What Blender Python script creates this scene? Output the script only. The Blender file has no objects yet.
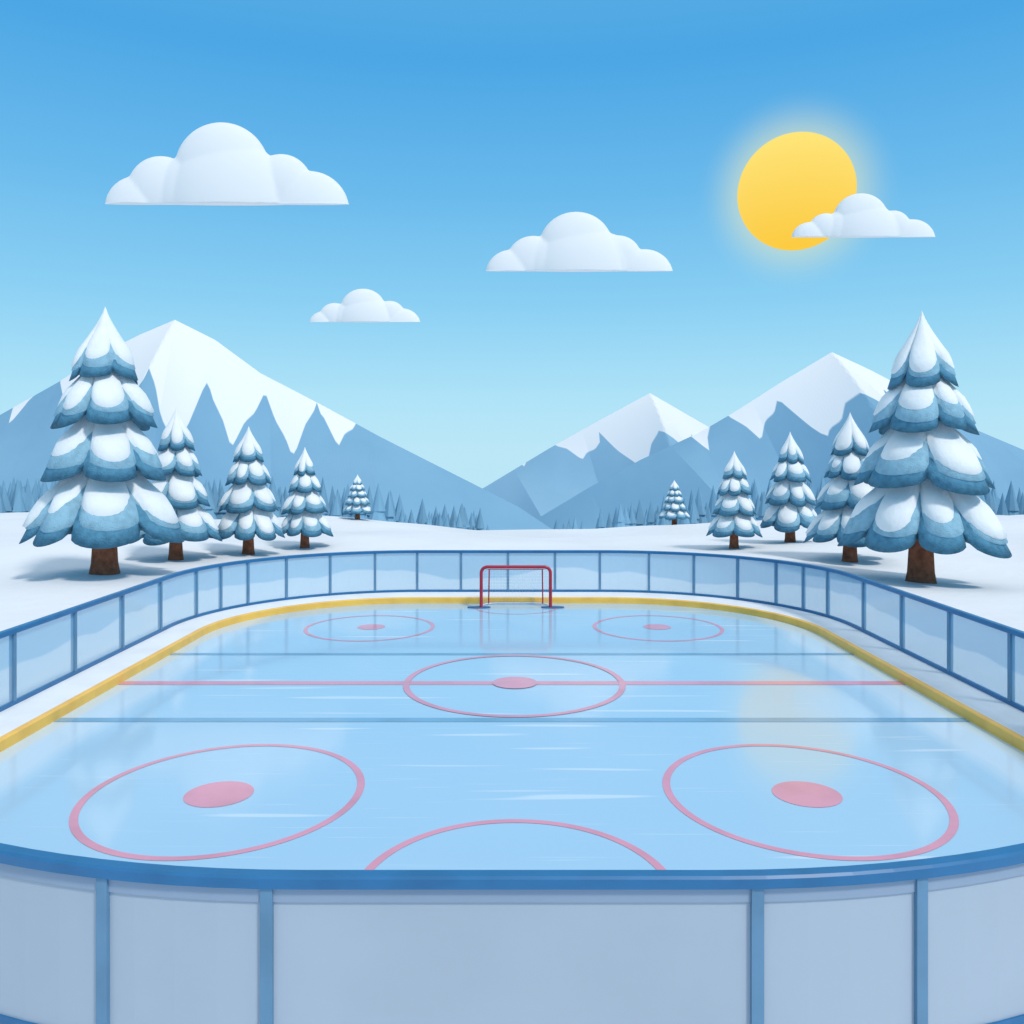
import bpy, bmesh, math, random
from mathutils import Vector
sc = bpy.context.scene
R = math.radians

# ------------------------------------------------------------ helpers
def srgb(r, g, b):
    f = lambda c: (c/255/12.92) if c/255 <= .04045 else ((c/255+.055)/1.055)**2.4
    return (f(r), f(g), f(b), 1)

def new_obj(name, verts, faces, mats, fmat=None, smooth=False, parent=None):
    me = bpy.data.meshes.new(name)
    me.from_pydata(verts, [], faces)
    for m in mats: me.materials.append(m)
    if fmat:
        for p, i in zip(me.polygons, fmat): p.material_index = i
    for p in me.polygons: p.use_smooth = smooth
    me.update()
    o = bpy.data.objects.new(name, me)
    sc.collection.objects.link(o)
    if parent: o.parent = parent
    return o

def empty(name, loc=(0, 0, 0)):
    e = bpy.data.objects.new(name, None)
    e.location = loc
    sc.collection.objects.link(e)
    return e

def mat_base(name, col, rough=.7, spec=.3, nscale=4, namt=.06, bump=.0, bscale=20, col2=None):
    m = bpy.data.materials.new(name); m.use_nodes = True
    nt = m.node_tree; N = nt.nodes; L = nt.links
    b = N['Principled BSDF']
    b.inputs['Roughness'].default_value = rough
    b.inputs['Specular IOR Level'].default_value = spec
    tc = N.new('ShaderNodeTexCoord')
    no = N.new('ShaderNodeTexNoise'); no.inputs['Scale'].default_value = nscale
    no.inputs['Detail'].default_value = 5
    L.new(tc.outputs['Object'], no.inputs['Vector'])
    mx = N.new('ShaderNodeMix'); mx.data_type = 'RGBA'
    c2 = col2 or tuple([min(1, c*(1-namt*3)) for c in col[:3]]+[1])
    c1 = tuple([min(1, c*(1+namt)) for c in col[:3]]+[1])
    mx.inputs['A'].default_value = c2; mx.inputs['B'].default_value = c1
    rp = N.new('ShaderNodeMapRange'); rp.inputs['From Min'].default_value = .3; rp.inputs['From Max'].default_value = .6
    L.new(no.outputs['Fac'], rp.inputs['Value']); L.new(rp.outputs['Result'], mx.inputs['Factor'])
    L.new(mx.outputs['Result'], b.inputs['Base Color'])
    if bump:
        n2 = N.new('ShaderNodeTexNoise'); n2.inputs['Scale'].default_value = bscale; n2.inputs['Detail'].default_value = 6
        L.new(tc.outputs['Object'], n2.inputs['Vector'])
        bp = N.new('ShaderNodeBump'); bp.inputs['Strength'].default_value = bump; bp.inputs['Distance'].default_value = .1
        L.new(n2.outputs['Fac'], bp.inputs['Height']); L.new(bp.outputs['Normal'], b.inputs['Normal'])
    return m

# ------------------------------------------------------------ materials
M_snow = mat_base('snow', (.80, .82, .85, 1), .6, .25, .10, .03, .45, 1.6)
M_rail = mat_base('blue_rail_paint', srgb(42, 110, 160), .35, .4, 3, .04)
M_post = mat_base('blue_post_paint', srgb(98, 140, 172), .4, .4, 3, .04)
M_yellow = mat_base('yellow_kickplate', srgb(255, 198, 92), .4, .4, 2, .04)
M_white = mat_base('white_board', (.84, .86, .88, 1), .5, .3, 2, .02)
M_panel = mat_base('frosted_panel', srgb(172, 184, 198), .4, .3, .6, .02)
M_rim_shade = mat_base('rim_shade', srgb(146, 164, 186), .4, .3, .6, .02)  # darker panel tone that imitates the shadow below the top rail
M_red = mat_base('red_goal_paint', srgb(178, 40, 62), .3, .5, 3, .05)
M_net = mat_base('white_net', srgb(215, 228, 240), .7, .2, 10, .03)
M_foot_shade = mat_base('goal_foot_shade', srgb(70, 110, 150), .5, .4, 5, .05)  # dark blue-grey that paints the shadow at the goal's feet
M_bark = mat_base('bark', srgb(150, 94, 70), .85, .1, 5, .12, .5, 14)
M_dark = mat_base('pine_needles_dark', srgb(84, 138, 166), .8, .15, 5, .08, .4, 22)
M_mid = mat_base('pine_needles_shaded', srgb(144, 186, 206), .8, .15, 4, .06, .4, 22)  # mid-blue needle layer, its colour gives the shading between snow and dark edges
M_tsnow = mat_base('tree_snow', (.82, .85, .87, 1), .6, .2, 2, .02, .15, 10)
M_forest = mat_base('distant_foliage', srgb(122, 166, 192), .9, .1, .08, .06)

def mat_ice():
    m = bpy.data.materials.new('ice'); m.use_nodes = True
    nt = m.node_tree; N = nt.nodes; L = nt.links; b = N['Principled BSDF']
    b.inputs['Roughness'].default_value = .09
    b.inputs['Specular IOR Level'].default_value = .35
    tc = N.new('ShaderNodeTexCoord')
    # long stretched skate streaks
    mp = N.new('ShaderNodeMapping'); mp.inputs['Rotation'].default_value = (0, 0, R(-24))
    mp.inputs['Scale'].default_value = (.20, 3.0, 1); mp.inputs['Location'].default_value = (3.1, 7.7, 0)
    L.new(tc.outputs['Object'], mp.inputs['Vector'])
    n = N.new('ShaderNodeTexNoise'); n.inputs['Scale'].default_value = 1.2; n.inputs['Detail'].default_value = 1
    L.new(mp.outputs['Vector'], n.inputs['Vector'])
    r1 = N.new('ShaderNodeMapRange'); r1.inputs['From Min'].default_value = .665; r1.inputs['From Max'].default_value = .715
    r1.inputs['To Max'].default_value = .65
    L.new(n.outputs['Fac'], r1.inputs['Value'])
    # fine scratches
    mp2 = N.new('ShaderNodeMapping'); mp2.inputs['Rotation'].default_value = (0, 0, R(-20)); mp2.inputs['Scale'].default_value = (.4, 14, 1)
    L.new(tc.outputs['Object'], mp2.inputs['Vector'])
    nf = N.new('ShaderNodeTexNoise'); nf.inputs['Scale'].default_value = 1.6; nf.inputs['Detail'].default_value = 2
    L.new(mp2.outputs['Vector'], nf.inputs['Vector'])
    r2 = N.new('ShaderNodeMapRange'); r2.inputs['From Min'].default_value = .64; r2.inputs['From Max'].default_value = .72; r2.inputs['To Max'].default_value = .3
    L.new(nf.outputs['Fac'], r2.inputs['Value'])
    # broad tone
    nb = N.new('ShaderNodeTexNoise'); nb.inputs['Scale'].default_value = .25
    L.new(tc.outputs['Object'], nb.inputs['Vector'])
    mx = N.new('ShaderNodeMix'); mx.data_type = 'RGBA'
    mx.inputs['A'].default_value = srgb(160, 202, 230); mx.inputs['B'].default_value = srgb(178, 212, 234)
    L.new(nb.outputs['Fac'], mx.inputs['Factor'])
    # frosty band along the side boards
    sp = N.new('ShaderNodeSeparateXYZ'); L.new(tc.outputs['Object'], sp.inputs[0])
    ab = N.new('ShaderNodeMath'); ab.operation = 'ABSOLUTE'; L.new(sp.outputs['X'], ab.inputs[0])
    ab2 = N.new('ShaderNodeMath'); ab2.operation = 'MULTIPLY_ADD'; ab2.inputs[1].default_value = .5
    L.new(nb.outputs['Fac'], ab2.inputs[0]); L.new(ab.outputs[0], ab2.inputs[2])
    r3 = N.new('ShaderNodeMapRange'); r3.inputs['From Min'].default_value = 6.1; r3.inputs['From Max'].default_value = 6.4; r3.inputs['To Max'].default_value = .6
    L.new(ab2.outputs[0], r3.inputs['Value'])
    a1 = N.new('ShaderNodeMath'); a1.operation = 'MAXIMUM'; L.new(r1.outputs[0], a1.inputs[0]); L.new(r2.outputs[0], a1.inputs[1])
    a2 = N.new('ShaderNodeMath'); a2.operation = 'MAXIMUM'; L.new(a1.outputs[0], a2.inputs[0]); L.new(r3.outputs[0], a2.inputs[1])
    m2 = N.new('ShaderNodeMix'); m2.data_type = 'RGBA'
    L.new(mx.outputs['Result'], m2.inputs['A']); m2.inputs['B'].default_value = srgb(216, 232, 243)
    L.new(a2.outputs[0], m2.inputs['Factor'])
    L.new(m2.outputs['Result'], b.inputs['Base Color'])
    return m
M_ice = mat_ice()
M_pink = mat_base('red_ice_paint', srgb(220, 154, 174), .12, .35, 1.5, .04)
M_blue = mat_base('blue_ice_paint', srgb(124, 172, 204), .12, .35, 1.5, .04)

def mat_glass():
    m = bpy.data.materials.new('acrylic_panel'); m.use_nodes = True
    nt = m.node_tree; N = nt.nodes; L = nt.links; b = N['Principled BSDF']
    b.inputs['Roughness'].default_value = .15
    tr = N.new('ShaderNodeBsdfTransparent'); tr.inputs['Color'].default_value = (.80, .92, 1, 1)
    mix = N.new('ShaderNodeMixShader')
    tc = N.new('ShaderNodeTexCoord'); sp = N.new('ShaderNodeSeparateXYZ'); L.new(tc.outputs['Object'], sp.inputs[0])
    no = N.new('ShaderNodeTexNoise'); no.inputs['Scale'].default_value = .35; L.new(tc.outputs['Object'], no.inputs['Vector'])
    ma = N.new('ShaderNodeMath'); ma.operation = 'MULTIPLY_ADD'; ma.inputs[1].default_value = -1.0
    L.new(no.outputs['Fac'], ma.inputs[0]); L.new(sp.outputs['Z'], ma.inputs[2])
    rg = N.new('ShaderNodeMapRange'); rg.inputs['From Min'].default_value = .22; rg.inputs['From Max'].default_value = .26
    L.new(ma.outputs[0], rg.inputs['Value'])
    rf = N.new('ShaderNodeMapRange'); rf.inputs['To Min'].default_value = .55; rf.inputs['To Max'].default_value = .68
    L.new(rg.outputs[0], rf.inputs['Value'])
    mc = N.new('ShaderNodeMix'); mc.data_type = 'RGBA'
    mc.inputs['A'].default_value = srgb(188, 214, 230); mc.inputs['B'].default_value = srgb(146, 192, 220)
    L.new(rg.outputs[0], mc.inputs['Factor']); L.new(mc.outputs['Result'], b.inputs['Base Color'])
    L.new(rf.outputs[0], mix.inputs[0]); L.new(tr.outputs[0], mix.inputs[1]); L.new(b.outputs[0], mix.inputs[2])
    L.new(mix.outputs[0], N['Material Output'].inputs['Surface'])
    return m
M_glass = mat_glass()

# ------------------------------------------------------------ terrain
def sstep(a, b, x):
    t = max(0, min(1, (x-a)/(b-a))); return t*t*(3-2*t)
def th(x, y):
    dx = max(0, abs(x)-7.9); dy = max(0, abs(y-14.5)-9.6)
    dr = math.hypot(dx, dy)
    z = -.06 + .08*sstep(0, 1.5, dr)
    m = sstep(2, 8, dr)*(1-sstep(200, 400, abs(x)))
    z += m*(.13*math.sin(x*.33+y*.21)+.10*math.sin(x*.17-y*.41+1.3)+.05*math.sin(x*.71+y*.63))
    z += .25*sstep(14, 40, abs(x))*m
    z -= .95*math.exp(-((x-2)/9)**2)*sstep(36, 57, y)
    d = y-58
    if d > -6:
        t = max(0, d+6)
        f = .14*(t*t/24 if t < 12 else t-6)
        z -= 650*(1-math.exp(-f/650))
    return z
def coords(lim, near, n1, n2, c=0):
    a = [near*i/n1 for i in range(n1+1)]
    for i in range(1, n2+1):
        a.append(near*(lim/near)**(i/n2))
    return a
xs = coords(14000, 45, 75, 40); xs = sorted(set([-v for v in xs]+xs))
ysf = coords(14000, 75, 130, 50); ysb = coords(4000, 20, 14, 18)
ys = sorted(set([-v for v in ysb]+ysf))
V = [(x, y, th(x, y)) for y in ys for x in xs]
nx = len(xs)
F = [(j*nx+i, j*nx+i+1, (j+1)*nx+i+1, (j+1)*nx+i) for j in range(len(ys)-1) for i in range(nx-1)]
new_obj('snow_ground', V, F, [M_snow], smooth=True)

# ------------------------------------------------------------ rink loop
A, Y0, Y1, RN, RF = 6.78, 5.99, 23.08, 5.5, 4.32
LOOP = []
def arc(cx, cy, r, a0, a1, n, tag):
    for i in range(n+1):
        a = R(a0+(a1-a0)*i/n)
        LOOP.append((cx+r*math.cos(a), cy+r*math.sin(a), math.cos(a), math.sin(a), tag))
arc(A-RN, Y0+RN, RN, -90, 0, 36, 'near')
arc(A-RF, Y1-RF, RF, 0, 90, 36, 'far')
arc(-A+RF, Y1-RF, RF, 90, 180, 36, 'far')
arc(-A+RN, Y0+RN, RN, 180, 270, 36, 'near')
nL = len(LOOP)
def is_near(i):
    return LOOP[i][4] == 'near' and LOOP[(i+1) % nL][4] == 'near'
def sweep(name, prof, mat, closed=True, sel=None, parent=None, smooth=False):
    V = []; F = []; k = len(prof)
    for (x, y, a, b, t) in LOOP:
        for (o, z) in prof: V.append((x+a*o, y+b*o, z))
    for i in range(nL):
        if sel and not sel(i): continue
        j = (i+1) % nL
        for p in range(k if closed else k-1):
            q = (p+1) % k
            F.append((i*k+p, j*k+p, j*k+q, i*k+q))
    o = new_obj(name, V, F, [mat], parent=parent)
    bm = bmesh.new(); bm.from_mesh(o.data)
    bmesh.ops.delete(bm, geom=[v for v in bm.verts if not v.link_faces], context='VERTS')
    if closed: bmesh.ops.recalc_face_normals(bm, faces=bm.faces)
    bm.to_mesh(o.data); bm.free()
    return o

rink = empty('ice_rink')
new_obj('ice', [(x, y, 0) for (x, y, a, b, t) in LOOP], [tuple(range(nL))], [M_ice], parent=rink)
sweep('yellow_kickplate', [(-.0, -.05), (-.0, .14), (.015, .155), (.095, .155), (.095, -.05)], M_yellow, parent=rink)
sweep('white_ledge', [(.095, -.15), (.095, .15), (.60, .20), (.85, .20), (.88, .17), (.88, -.15)], M_white, parent=rink)

def ring(name, cx, cy, rx, ry, w, z, mat, n=128):
    V = []; F = []
    for i in range(n):
        a = 2*math.pi*i/n
        V += [(cx+(rx-w)*math.cos(a), cy+(ry-w)*math.sin(a), z), (cx+rx*math.cos(a), cy+ry*math.sin(a), z)]
    for i in range(n):
        j = (i+1) % n
        F.append((2*i, 2*i+1, 2*j+1, 2*j))
    new_obj(name, V, F, [mat], parent=rink)
def disc(name, cx, cy, r, z, mat, n=64):
    new_obj(name, [(cx+r*math.cos(2*math.pi*i/n), cy+r*math.sin(2*math.pi*i/n), z) for i in range(n)], [tuple(range(n))], [mat], parent=rink)
def strip(name, y, w, z, mat, hx=6.77):
    new_obj(name, [(-hx, y-w/2, z), (hx, y-w/2, z), (hx, y+w/2, z), (-hx, y+w/2, z)], [(0, 1, 2, 3)], [mat], parent=rink)
for s in (-1, 1):
    ring('faceoff_circle', s*3.36+.02, 10.02, 1.60, 1.70, .09, .004, M_pink)
    disc('faceoff_dot', s*3.41+.01, 9.98, .39, .004, M_pink)
    ring('faceoff_circle', s*3.31+.04, 19.8, 1.49, 1.52, .09, .004, M_pink)
    disc('faceoff_dot', s*3.30+.05, 19.85, .32, .004, M_pink)
ring('centre_circle', .04, 14.96, 1.92, 2.05, .11, .008, M_pink)
disc('centre_dot', .05, 14.90, .39, .012, M_pink)
strip('centre_line', 14.90, .24, .004, M_pink)
strip('blue_line', 17.1, .18, .004, M_blue)
strip('blue_line', 12.8, .20, .004, M_blue)
ring('near_crease', 0.03, 7.75, 1.48, 1.53, .09, .004, M_pink)
ring('goal_crease', .1, 22.35, 1.06, .9, .05, .004, M_pink, 96)

# ------------------------------------------------------------ fence
fence = empty('rink_fence')
sweep('top_rail', [(.65, 1.275), (.65, 1.335), (.665, 1.35), (.745, 1.35), (.76, 1.335), (.76, 1.275)], M_rail, parent=fence)
sweep('bottom_rail', [(.67, .20), (.67, .26), (.73, .26), (.73, .20)], M_rail, parent=fence)
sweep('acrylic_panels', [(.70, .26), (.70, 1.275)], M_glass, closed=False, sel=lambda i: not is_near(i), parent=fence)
sweep('solid_panels', [(.68, .26), (.68, 1.275), (.715, 1.275), (.715, .26)], M_panel, sel=is_near, parent=fence)
sweep('rim_shade_strip', [(.717, 1.18), (.717, 1.274), (.728, 1.274), (.728, 1.18)], M_rim_shade, sel=is_near, parent=fence)  # thin band on the near panels, carries the rail's shadow as colour
PV = []; PF = []
def post(x, y, nx_, ny_, w=.035, d0=-.03, d1=.045, z0=.26, z1=1.276):
    tx, ty = -ny_, nx_
    b = len(PV)
    for z in (z0, z1):
        for (u, v) in ((-w, d0), (w, d0), (w, d1), (-w, d1)):
            PV.append((x+tx*u+nx_*v, y+ty*u+ny_*v, z))
    for f in ((0, 3, 2, 1), (4, 5, 6, 7), (0, 1, 5, 4), (1, 2, 6, 5), (2, 3, 7, 6), (3, 0, 4, 7)):
        PF.append(tuple(b+i for i in f))
O = .70
for x in (-2.62, -1.41, -.11, 1.19, 2.43): post(x, Y1+O, 0, 1, w=.03)
for s in (-1, 1):
    for y in (12.9, 14.7, 16.5, 18.3): post(s*(A+O), y, s, 0)
    for an in (14, 24, 34, 47, 61, 75):
        a = R(an); post(s*(A-RF+(RF+O)*math.cos(a)), Y1-RF+(RF+O)*math.sin(a), s*math.cos(a), math.sin(a), w=.03)
    for an in (-1, -16, -31, -46):
        a = R(an); post(s*(A-RN+(RN+O)*math.cos(a)), Y0+RN+(RN+O)*math.sin(a), s*math.cos(a), math.sin(a))
    for px in (1.50, 2.56, 4.2):
        a = -math.acos((px-(A-RN))/(RN+O))
        post(s*px, Y0+RN+(RN+O)*math.sin(a), s*math.cos(a), math.sin(a), w=.038)
new_obj('posts', PV, PF, [M_post], parent=fence)

# ------------------------------------------------------------ goal
goal = empty('hockey_goal', (.1, 22.35, 0))
def tube(name, pts, r, mat, parent, cyclic=False):
    cu = bpy.data.curves.new(name, 'CURVE'); cu.dimensions = '3D'; cu.bevel_depth = r; cu.bevel_resolution = 4
    sp = cu.splines.new('POLY'); sp.points.add(len(pts)-1)
    for p, q in zip(sp.points, pts): p.co = (*q, 1)
    sp.use_cyclic_u = cyclic; cu.use_fill_caps = True
    cu.materials.append(mat)
    o = bpy.data.objects.new(name, cu); sc.collection.objects.link(o); o.parent = parent
    return o
def rounded_u(hw, h, y, rad, n=8):
    p = [(-hw, y, 0)]
    for i in range(n+1):
        a = math.pi-math.pi/2*i/n
        p.append((-hw+rad+rad*math.cos(a), y, h-rad+rad*math.sin(a)))
    for i in range(n+1):
        a = math.pi/2-math.pi/2*i/n
        p.append((hw-rad+rad*math.cos(a), y, h-rad+rad*math.sin(a)))
    p.append((hw, y, 0)); return p
tube('front_frame', rounded_u(.90, 1.07, 0, .16), .042, M_red, goal)
tube('top_back_bar', [(-.86, .0, 1.02), (-.80, .25, 1.0), (-.70, .36, .97), (.70, .36, .97), (.80, .25, 1.0), (.86, 0, 1.02)], .02, M_red, goal)
tube('base_bar', [(-.90, 0, .03), (-.89, .25, .03), (-.78, .5, .03), (-.5, .60, .03), (.5, .60, .03), (.78, .5, .03), (.89, .25, .03), (.90, 0, .03)], .018, M_net, goal)
for s in (-1, 1):
    tube('back_stay', [(s*.70, .36, .97), (s*.72, .52, .03)], .018, M_red, goal)
def net_patch(name, P00, P10, P11, P01, nu, nv):
    P00, P10, P11, P01 = map(Vector, (P00, P10, P11, P01))
    V = []; F = []
    for j in range(nv+1):
        for i in range(nu+1):
            u, v = i/nu, j/nv
            V.append(tuple(P00.lerp(P10, u).lerp(P01.lerp(P11, u), v)))
    for j in range(nv):
        for i in range(nu):
            a = j*(nu+1)+i; F.append((a, a+1, a+nu+2, a+nu+1))
    o = new_obj(name, V, F, [M_net], parent=goal)
    w = o.modifiers.new('w', 'WIREFRAME'); w.thickness = .0035; w.use_even_offset = False
net_patch('net_back', (-.72, .52, .03), (.72, .52, .03), (.70, .36, .97), (-.70, .36, .97), 16, 11)
net_patch('net_top', (-.70, .36, .97), (.70, .36, .97), (.86, 0, 1.03), (-.86, 0, 1.03), 16, 4)
for s in (-1, 1):
    net_patch('net_side', (s*.91, 0, .03), (s*.72, .52, .03), (s*.70, .36, .97), (s*.88, 0, 1.02), 5, 11)
for s in (-1, 1):
    V = [(s*.96+.30*math.cos(a), .05+.12*math.sin(a), z) for z in (.005, .03) for a in [2*math.pi*i/24 for i in range(24)]]
    F = [tuple(range(24, 48)), tuple(range(23, -1, -1))]+[(i, (i+1) % 24, 24+(i+1) % 24, 24+i) for i in range(24)]
    new_obj('foot_shade_plate', V, F, [M_foot_shade], parent=goal)  # flat dark ellipse at each post foot, base plate and painted shadow in one

# ------------------------------------------------------------ trees
def pine(x, y, h, hw, seed, tiers=4):
    rng = random.Random(seed)
    V = []; F = []; FM = []
    def skirt(zt, hh, Rm, te0, te1, delta, nl, ph, mi, bulge, edge, ln, warp):
        seg = nl*12; rows = 10
        b = len(V)
        last = edge >= .2
        for r in range(rows+2):
            for s in range(seg):
                q = (s/seg*nl) % nl; k = int(q); fr = q-k
                e = max(0, math.sin(math.pi*fr))**.5
                te = te0+te1*e*ln[k]
                # uneven lobe widths
                a = 2*math.pi*s/seg+ph+warp*math.sin(2*math.pi*s/seg*2+ph)
                if r <= rows:
                    t = te*(r/rows)
                    lip = max(0, (r/rows-.8)/.2)**2*.07*hh
                    z = zt-hh*(t**.80)*(1.0+.25*max(0, t-.7)) + delta - lip
                else:
                    t = te*(.62 if last else .95)
                    z = zt-hh*(te**.80)+delta+(.12*hh if last else -.14*hh)
                rr = Rm*t
                bl = bulge*e*min(1, t*1.5)*Rm
                rr += bl; z += bl*.4
                V.append((rr*math.cos(a), rr*math.sin(a), z))
        for r in range(rows+1):
            for s in range(seg):
                s2 = (s+1) % seg
                F.append((b+r*seg+s, b+(r+1)*seg+s, b+(r+1)*seg+s2, b+r*seg+s2)); FM.append(mi)
        if last:
            c = len(V); V.append((0, 0, zt-hh*.55))
            for s in range(seg):
                F.append((b+(rows+1)*seg+s, c, b+(rows+1)*seg+(s+1) % seg)); FM.append(mi)
    if tiers == 4:
        bot = [.755, .585, .375, .155]; top = [1.0, .86, .70, .52]; rad = [.42, .62, .81, 1.0]
    else:
        bot = [.80, .67, .52, .35, .165]; top = [1.0, .89, .77, .63, .48]; rad = [.34, .50, .67, .84, 1.0]
    for i in range(len(bot)-1, -1, -1):
        zt = top[i]*h; zb = bot[i]*h; hh = (zt-zb)*.98; Rm = hw*rad[i]*rng.uniform(.96, 1.04)
        nl = [5, 6, 6, 7, 8][i]
        ph = rng.uniform(0, 6.28); wp = rng.uniform(.08, .2)
        ln = [rng.uniform(.7, 1.15) for _ in range(nl)]
        l2 = [v*rng.uniform(.9, 1.1) for v in ln]; l3 = [v*rng.uniform(.7, 1.15) for v in ln]
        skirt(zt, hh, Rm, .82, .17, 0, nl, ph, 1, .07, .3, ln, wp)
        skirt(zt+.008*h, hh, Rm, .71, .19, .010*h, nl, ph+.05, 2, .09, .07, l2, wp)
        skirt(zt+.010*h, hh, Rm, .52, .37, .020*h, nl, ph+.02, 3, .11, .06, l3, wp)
    b = len(V); n = 14; tr = hw*.165
    prof = [(0-.15, tr*1.25), (.04*h, tr*1.02), (.10*h, tr*.95), (.4*h, tr*.6), (.9*h, tr*.12)]
    for (z, r_) in prof:
        for i in range(n):
            a = 2*math.pi*i/n
            rr = r_*(1+.07*math.sin(3*a+seed))
            V.append((rr*math.cos(a), rr*math.sin(a), z))
    for k in range(len(prof)-1):
        for i in range(n):
            j = (i+1) % n
            F.append((b+k*n+i, b+k*n+j, b+(k+1)*n+j, b+(k+1)*n+i)); FM.append(0)
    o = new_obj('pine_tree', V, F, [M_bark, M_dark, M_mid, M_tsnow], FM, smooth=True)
    o.location = (x, y, th(x, y))
    o.rotation_euler = (0, 0, rng.uniform(0, 6))
    return o
pine(-13.1, 27.7, 8.35, 2.38, 1)
pine(-13.05, 33.4, 5.75, 1.55, 2)
pine(-10.9, 35.6, 5.15, 1.42, 3)
pine(-9.27, 38.5, 4.4, 1.20, 4)
pine(-9.7, 54, 2.75, .92, 5, 5)
pine(10.0, 53, 2.7, .92, 6, 5)
pine(9.95, 38.5, 4.25, 1.20, 7)
pine(12.9, 39.9, 5.0, 1.40, 8)
pine(13.05, 33.2, 5.6, 1.6, 9)
pine(13.2, 27.7, 8.5, 2.42, 10)

# ------------------------------------------------------------ distant forest (one mesh)
rng = random.Random(5)
V = []; F = []
def spike(x, y, z0, h, r):
    n = 8
    for (zb, zt, rr) in ((.05, .55, 1), (.3, .8, .75), (.55, 1.0, .5)):
        b = len(V); V.append((x, y, z0+zt*h))
        for i in range(n):
            a = 2*math.pi*i/n+rng.random()*.3
            q = r*rr*rng.uniform(.8, 1.15)
            V.append((x+q*math.cos(a), y+q*math.sin(a), z0+zb*h))
        for i in range(n): F.append((b, b+1+i, b+1+(i+1) % n))
        F.append(tuple(b+n-i for i in range(n)))
for k in range(460):
    y = rng.uniform(105, 165)
    s = rng.choice((-1, 1))
    u = rng.uniform(.06, 1)
    x = s*u*95 + 2
    z0 = th(x, y)
    edge = min(1, (abs(x-4)/(y))/.24)
    tip = 3.9 - y*(.076-.050*edge) + rng.uniform(-2.8, .8)
    h = tip-z0
    if h < 2: continue
    spike(x, y, z0, h, min(2.4, h*.23))
new_obj('distant_pine_forest', V, F, [M_forest])

# ------------------------------------------------------------ mountains
def mat_mountain(name, rock, rock2):
    m = bpy.data.materials.new(name); m.use_nodes = True
    nt = m.node_tree; N = nt.nodes; L = nt.links; b = N['Principled BSDF']
    b.inputs['Roughness'].default_value = .9; b.inputs['Specular IOR Level'].default_value = .1
    at = N.new('ShaderNodeAttribute'); at.attribute_name = 'snow'
    rg = N.new('ShaderNodeMapRange'); rg.inputs['From Min'].default_value = -1.5; rg.inputs['From Max'].default_value = 1.5
    L.new(at.outputs['Fac'], rg.inputs['Value'])
    tc = N.new('ShaderNodeTexCoord'); no = N.new('ShaderNodeTexNoise'); no.inputs['Scale'].default_value = .008; no.inputs['Detail'].default_value = 8
    L.new(tc.outputs['Object'], no.inputs['Vector'])
    mr = N.new('ShaderNodeMix'); mr.data_type = 'RGBA'; mr.inputs['A'].default_value = rock; mr.inputs['B'].default_value = rock2
    L.new(no.outputs['Fac'], mr.inputs['Factor'])
    mx = N.new('ShaderNodeMix'); mx.data_type = 'RGBA'
    L.new(rg.outputs[0], mx.inputs['Factor']); L.new(mr.outputs['Result'], mx.inputs['A']); mx.inputs['B'].default_value = (.78, .80, .83, 1)
    L.new(mx.outputs['Result'], b.inputs['Base Color'])
    return m
def lerp_poly(P, x):
    if x <= P[0][0]: return P[0][1]
    for (a, b), (c, d) in zip(P, P[1:]):
        if x <= c: return b+(d-b)*(x-a)/(c-a)
    return P[-1][1]
def mountain(name, P, D, xp, wl, snowP, amp, swl, mat, s=.62, skew=.3, depth=720, seed=1):
    rng = random.Random(seed)
    step = wl/60
    x0, x1 = P[0][0], P[-1][0]
    i0 = int((x0-xp)/step)-2; i1 = int((x1-xp)/step)+2
    rows = [depth*((i/44)**1.25) for i in range(45)]
    dys = [-r for r in reversed(rows)]+rows[1:10:2]+rows[10::4]
    ph = [rng.uniform(.5, 1.25) for _ in range(80)]
    V = []; S = []
    for dy in dys:
        ady = abs(dy)
        for i in range(i0, i1+1):
            xi = xp+i*step
            x = xi+skew*ady
            q = (xi-xp)/wl+40.5
            k = int(q); fr = q-k
            tri = abs(fr-.5)*2          # 0 on crests, 1 in gullies
            gu = ph[int(q-.5) % 80]
            z = lerp_poly(P, x if ady < 1 else x-skew*ady*.35)-s*ady - .62*min(ady, 300)*tri*gu
            V.append((x, D+dy, z))
            q2 = (xi-xp)/swl+40.3; k2 = int(q2); f2 = q2-k2
            c = .30+.35*(ph[(k2*5) % 80]-.5)
            zig = (c-f2)/c if f2 < c else (f2-c)/(1-c)
            q3 = (xi-xp)/(swl*.37)+.4; z3 = abs((q3 % 1)-.5)*2
            sl = lerp_poly(snowP, x)+amp*ph[(k2*7) % 80]*(zig*2-1)*1.1+amp*.22*z3
            S.append(z-sl)
    n1 = i1-i0+1
    F = [(j*n1+i, j*n1+i+1, (j+1)*n1+i+1, (j+1)*n1+i) for j in range(len(dys)-1) for i in range(n1-1)]
    o = new_obj(name, V, F, [mat])
    at = o.data.attributes.new('snow', 'FLOAT', 'POINT')
    at.data.foreach_set('value', S)
    return o
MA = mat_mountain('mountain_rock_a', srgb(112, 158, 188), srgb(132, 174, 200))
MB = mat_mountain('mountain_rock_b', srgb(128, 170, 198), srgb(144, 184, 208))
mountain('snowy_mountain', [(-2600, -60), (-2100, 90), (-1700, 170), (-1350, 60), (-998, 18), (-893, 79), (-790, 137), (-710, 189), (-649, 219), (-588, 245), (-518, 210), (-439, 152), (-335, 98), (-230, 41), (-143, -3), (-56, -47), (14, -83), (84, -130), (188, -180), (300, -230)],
         1500, -588, 330, [(-2600, 95), (-900, 110), (-680, 110), (-560, 82), (-350, 50), (-200, 60), (300, 60)], 44, 92, MA, seed=3)
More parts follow.
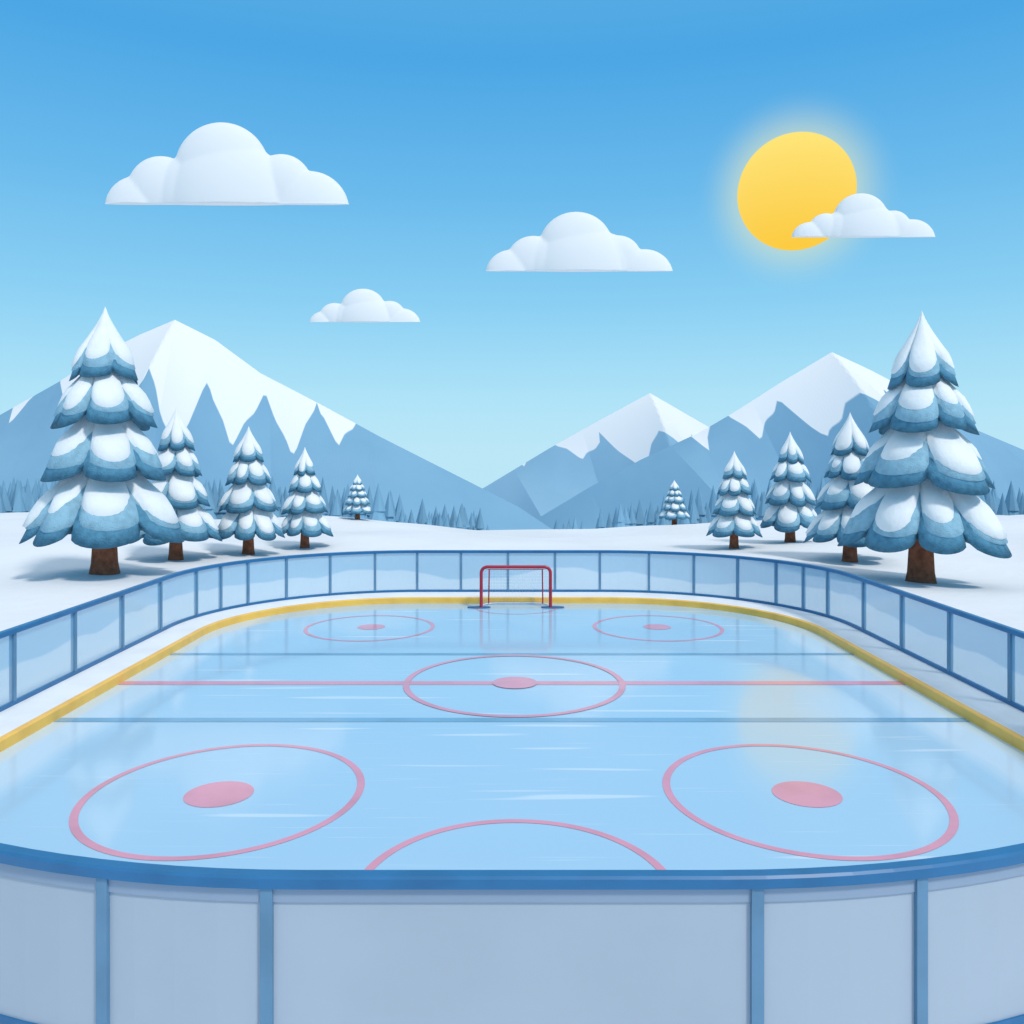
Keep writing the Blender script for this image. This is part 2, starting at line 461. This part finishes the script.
mountain('snowy_mountain', [(-220, -240), (-97, -186), (52, -106), (145, -50), (238, 0), (350, 52), (415, 90), (498, 143), (595, 201), (666, 168), (731, 134), (843, 65), (952, 19), (1094, -18), (1400, 60), (1750, 180), (2100, 90), (2700, -60)],
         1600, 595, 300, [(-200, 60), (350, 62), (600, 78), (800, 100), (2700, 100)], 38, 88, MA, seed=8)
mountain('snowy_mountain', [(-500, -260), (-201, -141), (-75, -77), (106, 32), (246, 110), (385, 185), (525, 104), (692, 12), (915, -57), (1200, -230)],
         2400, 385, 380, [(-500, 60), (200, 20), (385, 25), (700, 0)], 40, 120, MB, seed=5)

# ------------------------------------------------------------ clouds
mc = bpy.data.materials.new('cloud_vapour'); mc.use_nodes = True
N = mc.node_tree.nodes; L = mc.node_tree.links; b = N['Principled BSDF']
b.inputs['Base Color'].default_value = (.88, .89, .90, 1); b.inputs['Roughness'].default_value = 1; b.inputs['Specular IOR Level'].default_value = 0
tl = N.new('ShaderNodeBsdfTranslucent'); tl.inputs['Color'].default_value = (.92, .94, .97, 1)
ms = N.new('ShaderNodeMixShader'); ms.inputs[0].default_value = .2
L.new(b.outputs[0], ms.inputs[1]); L.new(tl.outputs[0], ms.inputs[2]); L.new(ms.outputs[0], N['Material Output'].inputs['Surface'])
LOBES = [(-4, 34, 47), (2, 5, 60), (-62, 14, 32), (53, 19, 32), (-89, -4, 32), (82, -7, 38), (30, 12, 40), (-35, 10, 40)]
def cloud(x, y, z, k, kz, seed):
    rng = random.Random(seed)
    bm = bmesh.new()
    for i, (cx, cz, r) in enumerate(LOBES):
        jx = rng.uniform(-4, 4) if i > 1 else 0
        jr = rng.uniform(.92, 1.08) if i > 1 else 1
        res = bmesh.ops.create_icosphere(bm, subdivisions=5, radius=1)
        for v in res['verts']:
            v.co = Vector(((cx+jx+v.co.x*r*jr)*k, v.co.y*r*.5*k, (cz+v.co.z*r*jr)*k*kz))
    me = bpy.data.meshes.new('cloud'); bm.to_mesh(me); bm.free()
    o = bpy.data.objects.new('cloud', me); sc.collection.objects.link(o)
    rm = o.modifiers.new('r', 'REMESH'); rm.mode = 'VOXEL'; rm.voxel_size = 1.6*k
    sm = o.modifiers.new('s', 'SMOOTH'); sm.factor = .5; sm.iterations = 8
    dg = bpy.context.evaluated_depsgraph_get()
    me2 = bpy.data.meshes.new_from_object(o.evaluated_get(dg))
    o.modifiers.clear(); o.data = me2
    slope = z/y
    for v in me2.vertices:
        lim = v.co.y*slope*.8
        if v.co.z < lim: v.co.z = lim
    for p in me2.polygons: p.use_smooth = True
    me2.materials.clear(); me2.materials.append(mc)
    o.location = (x, y, z)
cloud(-166, 500, 151.5, .5814, 1.0, 1)
cloud(39.0, 500, 112.6, .455, .93, 2)
cloud(-85.5, 500, 83, .274, .87, 3)
cloud(204, 500, 132.4, .335, .93, 4)

# ------------------------------------------------------------ sun ball
ms_ = bpy.data.materials.new('sun_surface'); ms_.use_nodes = True
N = ms_.node_tree.nodes; L = ms_.node_tree.links
N.remove(N['Principled BSDF'])
em = N.new('ShaderNodeEmission'); tc = N.new('ShaderNodeTexCoord'); sp = N.new('ShaderNodeSeparateXYZ')
L.new(tc.outputs['Generated'], sp.inputs[0])
cr = N.new('ShaderNodeValToRGB'); cr.color_ramp.elements[0].color = srgb(252, 204, 66); cr.color_ramp.elements[1].color = srgb(255, 232, 126)
L.new(sp.outputs['Z'], cr.inputs['Fac']); L.new(cr.outputs[0], em.inputs['Color']); em.inputs['Strength'].default_value = 1.0
L.new(em.outputs[0], N['Material Output'].inputs['Surface'])
bm = bmesh.new(); bmesh.ops.create_uvsphere(bm, u_segments=96, v_segments=48, radius=395)
me = bpy.data.meshes.new('sun'); bm.to_mesh(me); bm.free()
for p in me.polygons: p.use_smooth = True
me.materials.append(ms_)
so = bpy.data.objects.new('sun', me); sc.collection.objects.link(so); so.location = (1980, 6000, 1858)

# ------------------------------------------------------------ world
w = bpy.data.worlds.new('World'); sc.world = w; w.use_nodes = True
N = w.node_tree.nodes; L = w.node_tree.links
bg = N['Background']; bg.inputs['Strength'].default_value = 1
sky = N.new('ShaderNodeTexSky'); sky.sky_type = 'NISHITA'; sky.sun_disc = False
sd = Vector((.42, -.50, .80)).normalized()
sky.sun_elevation = math.asin(sd.z); sky.sun_rotation = math.atan2(sd.x, sd.y)
tc = N.new('ShaderNodeTexCoord'); sp = N.new('ShaderNodeSeparateXYZ'); L.new(tc.outputs['Generated'], sp.inputs[0])
cr = N.new('ShaderNodeValToRGB'); L.new(sp.outputs['Z'], cr.inputs['Fac'])
e = cr.color_ramp.elements
e[0].position = 0; e[0].color = srgb(190, 234, 251)
e[1].position = 1; e[1].color = srgb(216, 222, 228)
for p, c in ((.07, (174, 228, 250)), (.17, (140, 210, 246)), (.29, (106, 188, 239)), (.42, (74, 168, 231)), (.5, (90, 175, 230)), (.68, (205, 218, 228))):
    x = e.new(p); x.color = srgb(*c)
sc_ = N.new('ShaderNodeMix'); sc_.data_type = 'RGBA'; sc_.blend_type = 'MULTIPLY'; sc_.inputs['Factor'].default_value = 1
L.new(sky.outputs[0], sc_.inputs['A']); sc_.inputs['B'].default_value = (.1, .1, .1, 1)
mx = N.new('ShaderNodeMix'); mx.data_type = 'RGBA'; mx.inputs['Factor'].default_value = .05
L.new(cr.outputs[0], mx.inputs['A']); L.new(sc_.outputs['Result'], mx.inputs['B'])
g = Vector((1980, 6000, 1854)).normalized()
dt = N.new('ShaderNodeVectorMath'); dt.operation = 'DOT_PRODUCT'; dt.inputs[1].default_value = g
L.new(tc.outputs['Generated'], dt.inputs[0])
ac = N.new('ShaderNodeMath'); ac.operation = 'ARCCOSINE'; L.new(dt.outputs['Value'], ac.inputs[0])
ar = N.new('ShaderNodeMapRange'); ar.interpolation_type = 'SMOOTHERSTEP'
ar.inputs['From Min'].default_value = R(1.4); ar.inputs['From Max'].default_value = R(6.3); ar.inputs['To Min'].default_value = .7; ar.inputs['To Max'].default_value = 0
L.new(ac.outputs[0], ar.inputs['Value'])
m3 = N.new('ShaderNodeMix'); m3.data_type = 'RGBA'; L.new(ar.outputs[0], m3.inputs['Factor'])
L.new(mx.outputs['Result'], m3.inputs['A']); m3.inputs['B'].default_value = srgb(222, 234, 190)
L.new(m3.outputs['Result'], bg.inputs['Color'])

sl = bpy.data.lights.new('sun_light', 'SUN'); sl.energy = 2.1; sl.angle = R(9); sl.color = (1, .94, .87)
slo = bpy.data.objects.new('sun_light', sl); sc.collection.objects.link(slo)
slo.rotation_euler = sd.to_track_quat('Z', 'Y').to_euler(); slo.location = (20, -20, 40)

# ------------------------------------------------------------ camera
cam = bpy.data.cameras.new('camera'); co = bpy.data.objects.new('camera', cam); sc.collection.objects.link(co)
co.location = (0, 0, 3.9); co.rotation_euler = (R(90), 0, 0)
cam.sensor_width = 36; cam.lens = 36*860/1024; cam.shift_y = -54/1024
cam.clip_start = .1; cam.clip_end = 30000
sc.camera = co
sc.view_settings.view_transform = 'Standard'; sc.view_settings.look = 'None'; sc.view_settings.exposure = 0
